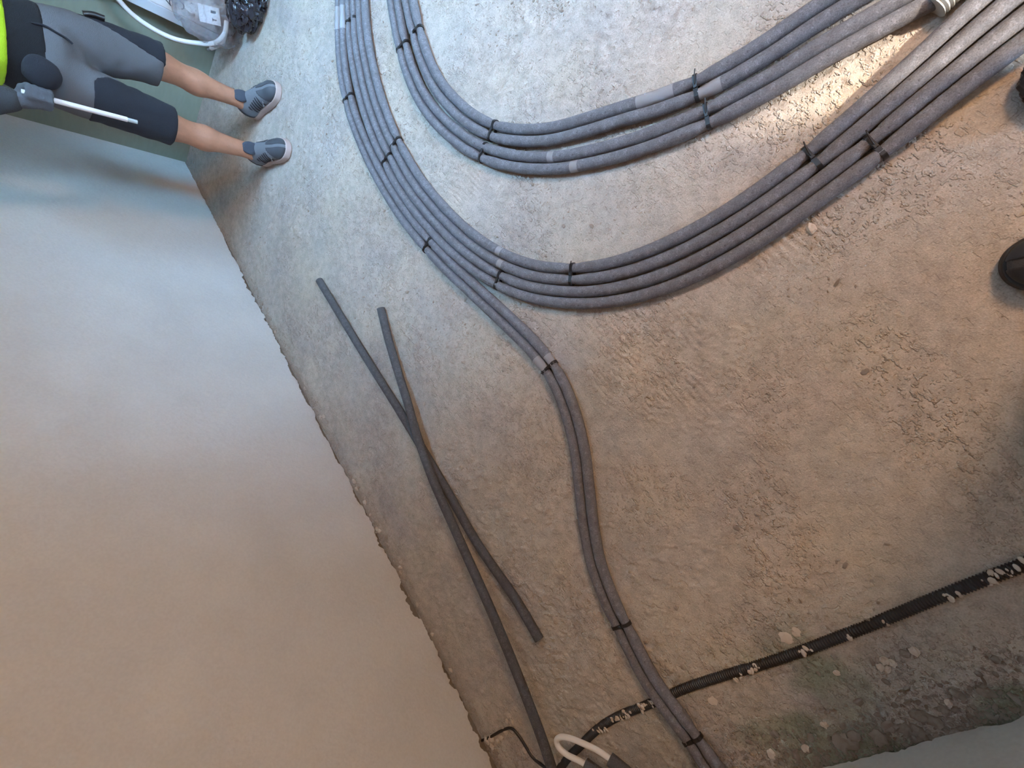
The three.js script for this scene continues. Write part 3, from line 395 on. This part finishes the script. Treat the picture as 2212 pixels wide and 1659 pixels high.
{
  const s = new THREE.Shape(); s.moveTo(0, -0.088); s.bezierCurveTo(0.048, -0.088, 0.048, -0.03, 0.040, 0.02); s.bezierCurveTo(0.046, 0.07, 0.062, 0.13, 0.046, 0.175); s.bezierCurveTo(0.03, 0.215, -0.02, 0.222, -0.042, 0.18); s.bezierCurveTo(-0.058, 0.13, -0.046, 0.07, -0.038, 0.02); s.bezierCurveTo(-0.046, -0.03, -0.046, -0.088, 0, -0.088);
  shoeGeo.sole = new THREE.ExtrudeGeometry(s, { depth: 0.022, bevelEnabled: true, bevelThickness: 0.004, bevelSize: 0.003, bevelSegments: 2, curveSegments: 14 }).rotateX(Math.PI / 2).scale(1, 1, 1).translate(0, 0.027, 0);
  shoeGeo.laces = mergeGeometries([0, 1, 2, 3, 4].map((i) => { const z = 0.018 + i * 0.021, y = 0.118 - i * 0.0125; return tube([V(-0.026, y - 0.014, z + 0.004), V(-0.012, y - 0.001, z), V(0.012, y - 0.001, z), V(0.026, y - 0.014, z - 0.004)], 0.0024, { seg: 6, step: 0.006 }); }));
  shoeGeo.seam = tube([V(-0.0465, 0.040, 0.085), V(-0.040, 0.058, 0.112), V(-0.022, 0.073, 0.126), V(0, 0.0785, 0.131), V(0.022, 0.073, 0.126), V(0.040, 0.058, 0.112), V(0.0465, 0.040, 0.085)], 0.0042, { seg: 8, step: 0.006 });
  shoeGeo.tongue = nets((x, y, z) => ell([0, 0.122, 0.030], [0.031, 0.038, 0.014])(x, y - (z - 0.02) * 0.0, z + (y - 0.118) * 0.35), [-0.04, 0.075, -0.01], [0.04, 0.17, 0.070], 0.0035);
}
function shoe(parent, x, z, turn, m) {
  const g = grp(x, 0.002, z, turn); g.name = 'shoe'; g.scale.set(1.12, 1.10, 1.08); parent.add(g);
  mesh('upper', shoeGeo.upper, m.upper, g); mesh('sole', shoeGeo.sole, m.sole, g).userData.label = m.soleLabel; mesh('laces', shoeGeo.laces, m.lace, g); mesh('tongue', shoeGeo.tongue, m.tongue, g);
  mesh('seam', shoeGeo.seam, m.seam, g); mesh('side_ribs', shoeGeo.ribs, m.rib, g); mesh('toe_guard', shoeGeo.guard, m.guard, g); mesh('heel_patch', shoeGeo.heel, m.rib, g);
}
function fingers(base, dirs, r) { return dirs.flatMap((pts) => pts.slice(1).map((p, i) => cap(pts[i], p, r * (1 - i * 0.06), r * (1 - (i + 1) * 0.06)))); }
function makePerson(c) {
  const P = grp(c.at[0], 0, c.at[1], c.turn), A = { R: c.ankR, L: c.ankL };
  const hipR = [-0.10, 0.90, 0], hipL = [0.10, 0.90, 0], kR = [c.kneeR[0], 0.50, c.kneeR[1]], kL = [c.kneeL[0], 0.50, c.kneeL[1]];
  const leg = (h, k, a) => [cap(h, k, 0.085, 0.060), cap(k, [(k[0] + a[0]) / 2, 0.34, (k[2] + a[1]) / 2 - 0.018], 0.058, 0.057), cap([(k[0] + a[0]) / 2, 0.34, (k[2] + a[1]) / 2 - 0.018], [a[0], 0.10, a[1] - 0.012], 0.056, 0.037), cap([a[0], 0.10, a[1] - 0.012], [a[0], 0.04, a[1] + 0.02], 0.037, 0.032)];
  const arm = (q) => [cap(q[0], q[1], 0.050, 0.040), cap(q[1], q[2], 0.040, 0.027)];
  const torso = [ell([0, 0.95, 0], [0.165, 0.12, 0.115]), ell([0, 1.14, 0.005], [0.150, 0.18, 0.115]), ell([0, 1.33, 0], [0.175, 0.17, 0.120]), cap([-0.17, 1.44, -0.01], [0.17, 1.44, -0.01], 0.055, 0.055), cap([0, 1.44, -0.01], [0, 1.56, 0.005], 0.056, 0.052)];
  const skin = blend([...leg(hipR, kR, A.R), ...leg(hipL, kL, A.L), ...arm(c.armR), ...arm(c.armL), ...torso], 0.035);
  const head = blend([ell([0, 1.675, -0.005], [0.074, 0.095, 0.092]), ell([0, 1.615, 0.025], [0.055, 0.060, 0.062]), cap([0, 1.52, 0], [0, 1.60, 0.0], 0.050, 0.050), cap([0, 1.675, 0.085], [0, 1.638, 0.104], 0.009, 0.014), ell([-0.076, 1.65, -0.005], [0.010, 0.030, 0.018]), ell([0.076, 1.65, -0.005], [0.010, 0.030, 0.018]), cap([-0.045, 1.70, 0.073], [0.045, 1.70, 0.073], 0.012, 0.012), cap([-0.018, 1.596, 0.083], [0.018, 1.596, 0.083], 0.008, 0.008)], 0.014);
  const parts = [nets(skin, [-0.48, 0.01, -0.25], [0.48, 1.60, 0.42], 0.013), nets(head, [-0.10, 1.52, -0.12], [0.10, 1.79, 0.13], 0.006)];
  if (!c.gloves) for (const h of c.hands) parts.push(nets(blend(h.f, 0.008), h.lo, h.hi, 0.0045));
  P.add(mesh('body', mergeGeometries(parts), skinMat));
  for (const s of [-1, 1]) { mesh('eye', new THREE.SphereGeometry(0.0115, 14, 10).translate(s * 0.031, 1.672, 0.076), mat(lin(0.75, 0.73, 0.70), 0.2), P); mesh('iris', new THREE.SphereGeometry(0.0055, 10, 8).translate(s * 0.031, 1.672, 0.0835), mat(lin(0.05, 0.03, 0.02), 0.2), P); }
  mesh('mouth', tube([V(-0.024, 1.598, 0.086), V(0, 1.594, 0.0945), V(0.024, 1.598, 0.086)], 0.0045, { seg: 8, step: 0.006 }), mat(lin(0.42, 0.14, 0.11), 0.5), P);
  const hairF = ell([0, 1.695, -0.012], [0.083, 0.092, 0.098]);
  mesh('hair', nets((x, y, z) => Math.max(hairF(x, y, z) + (vn(x * 60, z * 60 + y * 30, 610) - 0.5) * 0.006, -(y - 1.60 - Math.max(0, z - 0.0) * 1.35)), [-0.10, 1.58, -0.125], [0.10, 1.80, 0.10], 0.006), mat(lin(0.03, 0.02, 0.015), 0.8), P);
  // lower garment
  const lw = c.loose, gF0 = blend([ell([0, 0.92, 0], [0.205 * lw, 0.135, 0.145]), cap([-0.108, 0.84, 0.004], [kR[0], 0.50, kR[2]], 0.108 * lw, 0.088 * lw), cap([0.108, 0.84, 0.004], [kL[0], 0.50, kL[2]], 0.108 * lw, 0.096 * lw), ...(c.hem < 0.3 ? [cap(kR, [A.R[0], 0.05, A.R[1]], 0.082 * lw, 0.066), cap(kL, [A.L[0], 0.05, A.L[1]], 0.082 * lw, 0.066)] : [])], 0.028);
  const wr = (x, y, z) => (fbm(x * 9 + 3, y * 14 + z * 9, 620, 2) - 0.5) * 0.020;
  const gF = (x, y, z) => Math.max(gF0(x, y, z) + wr(x, y, z), c.hem + (x > 0 ? 0.01 : -0.012) - y, y - 1.0);
  const LB = [[-0.34, Math.max(0.02, c.hem - 0.06), -0.24], [0.34, 1.03, 0.24]];
  mesh(c.hem > 0.3 ? 'shorts' : 'trousers', nets(gF, ...LB, 0.0105), c.bottom, P);
  if (c.panels) {
    mesh('side_panel', nets((x, y, z) => Math.max(gF(x, y, z) - 0.004, 0.112 + (y - 0.5) * 0.26 - x + Math.pow(Math.max(0, y - 0.62), 2) * 0.4, y - 0.93), ...LB, 0.0095), c.panels, P).userData.label = 'black side panel of the shorts';
    mesh('front_panel', nets((x, y, z) => Math.max(gF(x, y, z) - 0.004, x + 0.058 - (0.80 - y) * 0.10, y - 0.805 + Math.pow(Math.max(0, x + 0.12) * 4, 2) * 0.8, -0.04 - z), ...LB, 0.0095), c.panels, P).userData.label = 'black panel over the right thigh';
    mesh('drawstring', tube([V(0.03, 0.985, 0.142), V(0.034, 0.95, 0.152), V(0.022, 0.915, 0.156), V(0.012, 0.885, 0.157), V(0.0, 0.868, 0.156)], 0.0042, { seg: 6, step: 0.008 }), c.panels, P);
    mesh('hip_pouch', nets((x, y, z) => ell([-0.150, 0.968, 0.125], [0.062, 0.060, 0.048])(x, y, z) + (vn(x * 40, y * 40, 630) - 0.5) * 0.006, [-0.235, 0.89, 0.05], [-0.07, 1.05, 0.20], 0.007), c.panels, P);
    mesh('pocket_tool', tube([V(0.212, 0.80, 0.06), V(0.222, 0.765, 0.07), V(0.222, 0.73, 0.075)], 0.013, { seg: 10, step: 0.01 }), blackMat, P);
  }
  // shirt, jacket and sleeves
  const tF = blend(torso, 0.05);
  mesh('shirt', nets((x, y, z) => Math.max(tF(x, y, z) - 0.022 - (1.25 - y) * 0.03 + wr(x, y, z) * 0.6, 0.945 - y, y - 1.47), [-0.30, 0.92, -0.22], [0.30, 1.50, 0.22], 0.0115), c.shirt, P);
  mesh('jacket', nets((x, y, z) => Math.max(Math.min(tF(x, y, z) - 0.034, blend([cap(c.armR[0], c.armR[1], 0.070, 0.062), cap(c.armL[0], c.armL[1], 0.070, 0.062)], 0.03)(x, y, z)) + wr(x, y, z) * 0.7, 1.055 - y + Math.max(0, Math.abs(x) - 0.24) * 0.2, y - 1.535), [-0.46, 1.03, -0.24], [0.46, 1.56, 0.26], 0.0115), c.jacket, P);
  for (const a of [c.armR, c.armL]) mesh('forearm_sleeve', nets(cap(a[1], a[2], 0.058, 0.044), [Math.min(a[1][0], a[2][0]) - 0.08, 0.80, -0.2], [Math.max(a[1][0], a[2][0]) + 0.08, 1.30, 0.42], 0.0105), c.sleeve, P);
  if (c.band) for (const y of [1.16, 1.30]) mesh('reflective_band', nets((x, yy, z) => Math.max(tF(x, yy, z) - 0.039, Math.abs(yy - y) - 0.024, tF(x, yy, z) > -0.02 ? -1 : 1), [-0.28, y - 0.04, -0.22], [0.28, y + 0.04, 0.22], 0.009), c.band, P);
  if (c.gloves) for (const h of c.hands) mesh('glove', nets(blend(h.f, 0.010), h.lo, h.hi, 0.0045), c.gloves, P);
  shoe(P, A.R[0], A.R[1], c.footR, c.shoes); shoe(P, A.L[0], A.L[1], c.footL, c.shoes);
  return shade(P);
}
// a hand closed round an upright rod at (x, z), fingers from y downwards
function grip(x, y, z, wrist) {
  const f = [cap(wrist, [x - 0.028, y + 0.005, z - 0.012], 0.030, 0.027), cap([x - 0.031, y + 0.012, z - 0.008], [x - 0.030, y - 0.048, z - 0.004], 0.021, 0.019)];
  [[0.012, 1], [-0.009, 1.06], [-0.030, 1], [-0.050, 0.86]].forEach(([dy, k]) => f.push(...fingers(0, [[[x - 0.030, y + dy, z + 0.006], [x - 0.024, y + dy - 0.002, z + 0.026 * k], [x + 0.004, y + dy - 0.004, z + 0.030 * k], [x + 0.023, y + dy - 0.005, z + 0.012], [x + 0.019, y + dy - 0.005, z - 0.008]]], 0.0105)));
  f.push(...fingers(0, [[[x - 0.022, y + 0.026, z - 0.022], [x + 0.002, y + 0.030, z - 0.027], [x + 0.022, y + 0.022, z - 0.014], [x + 0.024, y + 0.010, z + 0.006]]], 0.0125));
  return { f, lo: [x - 0.09, y - 0.09, z - 0.08], hi: [x + 0.06, y + 0.10, z + 0.07] };
}
// a relaxed hand hanging from the wrist
function relaxed([x, y, z], s) {
  const f = [cap([x, y, z], [x, y - 0.055, z + 0.012], 0.026, 0.024), cap([x, y - 0.06, z - 0.022], [x, y - 0.068, z + 0.036], 0.017, 0.017)];
  [[-0.026, 0.86], [-0.006, 1], [0.015, 1.06], [0.036, 0.97]].forEach(([dz, k]) => f.push(...fingers(0, [[[x, y - 0.068, z + dz], [x - s * 0.004, y - 0.068 - 0.040 * k, z + dz + 0.004], [x - s * 0.012, y - 0.068 - 0.066 * k, z + dz + 0.006], [x - s * 0.022, y - 0.068 - 0.082 * k, z + dz + 0.006]]], 0.0095)));
  f.push(...fingers(0, [[[x - s * 0.004, y - 0.02, z + 0.022], [x - s * 0.010, y - 0.052, z + 0.048], [x - s * 0.016, y - 0.085, z + 0.056]]], 0.0115));
  return { f, lo: [x - 0.06, y - 0.18, z - 0.06], hi: [x + 0.06, y + 0.05, z + 0.09] };
}
const wristR = [-0.275, 1.065, 0.075];
const worker = makePerson({
  at: [2.84, -1.24], turn: -0.6435, ankR: [-0.150, 0.030], ankL: [0.150, -0.012], kneeR: [-0.147, 0.012], kneeL: [0.158, -0.004], footR: -0.14, footL: 0.06,
  armR: [[-0.20, 1.42, -0.01], [-0.305, 1.19, -0.02], wristR], armL: [[0.20, 1.42, -0.01], [0.31, 1.20, 0.02], [0.22, 1.14, 0.25]],
  hands: [grip(-0.240, 1.005, 0.105, wristR), relaxed([0.22, 1.14, 0.25], 1)], gloves: cloth(lin(0.10, 0.11, 0.125)),
  hem: 0.505, loose: 1.0, bottom: cloth(lin(0.125, 0.128, 0.135)), panels: cloth(lin(0.017, 0.019, 0.026)), shirt: cloth(lin(0.008, 0.008, 0.010)), jacket: cloth(lin(0.52, 0.80, 0.02), 0.7), sleeve: cloth(lin(0.05, 0.055, 0.06)), band: mat(lin(0.7, 0.72, 0.74), 0.35),
  shoes: { upper: cloth(lin(0.17, 0.185, 0.205)), seam: mat(lin(0.36, 0.38, 0.40), 0.7), sole: mat(lin(0.50, 0.40, 0.36), 0.8), soleLabel: 'pale pinkish sole', lace: mat(lin(0.45, 0.47, 0.50), 0.8), tongue: cloth(lin(0.055, 0.065, 0.085)), rib: mat(lin(0.022, 0.026, 0.034), 0.6), guard: mat(lin(0.055, 0.062, 0.072), 0.6) },
});
top(worker, 'person', 'worker standing by the green wall in grey shorts, dark trainers and yellow vest', 'person');
const photog = makePerson({
  at: [-0.32, 0.335], turn: Math.atan2(0.566, -0.824), ankR: [-0.180, -0.020], ankL: [0.180, -0.030], kneeR: [-0.15, 0.012], kneeL: [0.15, 0.012], footR: -0.05, footL: 0.05,
  armR: [[-0.20, 1.42, -0.01], [-0.265, 1.14, -0.03], [-0.265, 0.90, 0.05]], armL: [[0.20, 1.42, -0.01], [0.265, 1.14, -0.03], [0.265, 0.90, 0.05]],
  hands: [relaxed([-0.265, 0.90, 0.05], -1), relaxed([0.265, 0.90, 0.05], 1)], hem: 0.07, loose: 0.92, bottom: cloth(lin(0.03, 0.032, 0.04)), shirt: cloth(lin(0.02, 0.02, 0.022)), jacket: cloth(lin(0.03, 0.035, 0.045)), sleeve: cloth(lin(0.03, 0.035, 0.045)),
  shoes: { upper: cloth(lin(0.060, 0.056, 0.052)), seam: mat(lin(0.22, 0.20, 0.18), 0.8), sole: mat(lin(0.028, 0.027, 0.026), 0.8), soleLabel: 'dark rubber sole', lace: mat(lin(0.02, 0.02, 0.02), 0.8), tongue: cloth(lin(0.03, 0.03, 0.03)), rib: mat(lin(0.13, 0.125, 0.115), 0.7), guard: mat(lin(0.020, 0.019, 0.019), 0.7) },
});
top(photog, 'person', 'person at the right edge with only dark shoe tips in view', 'person');

// white plastic rod held in the worker's gloved hand
const rod = new THREE.Group(), toWorld = (x, y, z) => worker.localToWorld(V(x, y, z)); worker.updateMatrixWorld(true);
mesh('rod', tube([toWorld(-0.243, 1.03, 0.103), toWorld(-0.240, 0.90, 0.110), toWorld(-0.235, 0.70, 0.122)], 0.0105, { seg: 14, step: 0.02 }), whitePlastic, rod);
mesh('tip', tube([toWorld(-0.235, 0.70, 0.122), toWorld(-0.234, 0.664, 0.124)], 0.0085, { seg: 14, step: 0.01 }), mat(lin(0.42, 0.47, 0.46), 0.3), rod).userData.label = 'translucent grey tip';
top(rod, 'plastic_rod', "white plastic rod held in the worker's grey glove", 'rod');

// ---------- things at the foot of the green wall ----------
const panel = grp(3.676, 0, -0.80, 0); panel.rotation.z = -0.03;
mesh('sheet', new RoundedBoxGeometry(0.028, 1.15, 0.60, 2, 0.003).translate(0, 0.575, 0), mat(lin(0.70, 0.69, 0.68), 0.6), panel);
mesh('edge_strip', new RoundedBoxGeometry(0.040, 1.15, 0.052, 2, 0.004).translate(-0.006, 0.575, -0.326), mat(lin(0.52, 0.55, 0.58), 0.5), panel).userData.label = 'pale grey edge strip';
{ const q = []; for (let i = 0; i <= 40; i++) { const t = i / 40; q.push(V(-0.0160, 0.36 - t * 0.13 + 0.018 * Math.sin(t * 14), -0.262 + 0.022 * Math.sin(t * 11 + 0.5) + t * 0.02)); } mesh('pencil_scribble', tube(q, 0.0022, { seg: 5, step: 0.006 }), mat(lin(0.06, 0.06, 0.08), 0.8), panel); }
top(panel, 'leaning_sheet', 'white sheet with a grey edge strip leaning against the green wall', 'panel');

const cableW = new THREE.Group();
mesh('cable', tube([[3.70, 0.98, -0.82], [3.66, 0.76, -0.98], [3.60, 0.56, -1.13], [3.60, 0.478, -1.184], [3.58, 0.384, -1.205], [3.55, 0.281, -1.197], [3.50, 0.187, -1.147], [3.45, 0.13, -1.09], [3.44, 0.10, -1.02], [3.48, 0.09, -0.96]].map((p) => V(...p)), 0.0125, { seg: 12, step: 0.012 }), whitePlastic, cableW);
top(cableW, 'white_cable', 'thick white cable hanging in a long curve before the green wall', 'cable');
const stub = new THREE.Group();
mesh('stub', tube([V(3.50, 0.075, -1.02), V(3.52, 0.068, -1.08), V(3.56, 0.074, -1.135), V(3.61, 0.082, -1.18)], 0.0125, { seg: 12, step: 0.01 }), whitePlastic, stub);
mesh('core', tube([V(3.61, 0.082, -1.18), V(3.64, 0.086, -1.205)], 0.007, { seg: 10, step: 0.01 }), mat(lin(0.35, 0.36, 0.38), 0.4), stub).userData.label = 'grey core sticking out';
top(stub, 'cable_end', 'cut white cable end with grey core poking out of the clear bag', 'cable');

const crumple = (c, r, s, amp, h) => { const e = ell([0, 0, 0], r); return nets((x, y, z) => { const a = Math.atan2(z, x) * 1.6, b = y / r[1] * 2.2; return Math.max(e(x, y, z) + (Math.abs(fbm(a * 2.3 + 9, b * 2.3, s, 3) - 0.5) * 2 - 0.4) * amp, -y - r[1] * 0.86); }, [-r[0] * 1.4, -r[1] * 1.1, -r[2] * 1.4], [r[0] * 1.4, r[1] * 1.4, r[2] * 1.4], h).translate(...c); };
const bag = grp(3.545, 0, -1.0);
mesh('film', crumple([0, 0.150, 0], [0.135, 0.172, 0.130], 710, 0.05, 0.008), new THREE.MeshPhysicalMaterial({ color: lin(0.93, 0.94, 0.95), roughness: 0.12, transmission: 0.86, thickness: 0, ior: 1.4, bumpMap: rep(plasterBump, 10), bumpScale: 0.006 }), bag);
{
  const cv = document.createElement('canvas'); cv.width = 128; cv.height = 160; const k = cv.getContext('2d'); k.fillStyle = '#e6e6ea'; k.fillRect(0, 0, 128, 160); k.fillStyle = '#3b4048'; k.font = 'bold 46px sans-serif'; k.fillText('T', 22, 130); k.fillRect(80, 92, 20, 38);
  const t = new THREE.CanvasTexture(cv); t.colorSpace = THREE.SRGBColorSpace;
  const l = mesh('paper_label', new THREE.BoxGeometry(0.085, 0.11, 0.0015), [0, 1, 2, 3, 4, 5].map((i) => mat(lin(1, 1, 1), 0.7, i === 4 ? { map: t } : { color: lin(0.75, 0.75, 0.77) })), bag); l.position.set(-0.03, 0.165, 0.02); l.rotation.set(-0.15, -1.15, 0.1); l.userData.label = 'white paper label with dark print inside the bag';
  mesh('grey_packet', crumple([0.03, 0.06, 0.0], [0.075, 0.05, 0.07], 720, 0.02, 0.007), mat(lin(0.22, 0.23, 0.25), 0.4), bag);
}
top(bag, 'clear_plastic_bag', 'clear crumpled plastic bag with a white label inside, by the green wall', 'bag');
const dark = grp(3.335, 0, -0.765);
mesh('film', crumple([0, 0.075, 0], [0.085, 0.088, 0.165], 730, 0.05, 0.007), new THREE.MeshPhysicalMaterial({ color: lin(0.022, 0.023, 0.03), roughness: 0.2, clearcoat: 0.6, clearcoatRoughness: 0.15 }), dark);
mesh('knot', crumple([0.01, 0.165, 0.05], [0.04, 0.05, 0.04], 740, 0.025, 0.005), new THREE.MeshPhysicalMaterial({ color: lin(0.022, 0.023, 0.03), roughness: 0.2, clearcoat: 0.6 }), dark);
top(dark, 'black_plastic_bag', 'glossy black plastic bag standing beside the clear bag', 'bag');
const oddment = mesh('oddment', crumple([0, 0.035, 0], [0.055, 0.040, 0.05], 750, 0.02, 0.005), mat(lin(0.015, 0.016, 0.017), 0.35)); oddment.position.set(0.175, 0, 0.555);  // dark object of unclear kind, modelled as a crumpled lump
top(oddment, 'dark_oddment', 'small crumpled dark scrap beside the rising bundle at the right edge', 'oddment');

renderer.render(scene, camera);
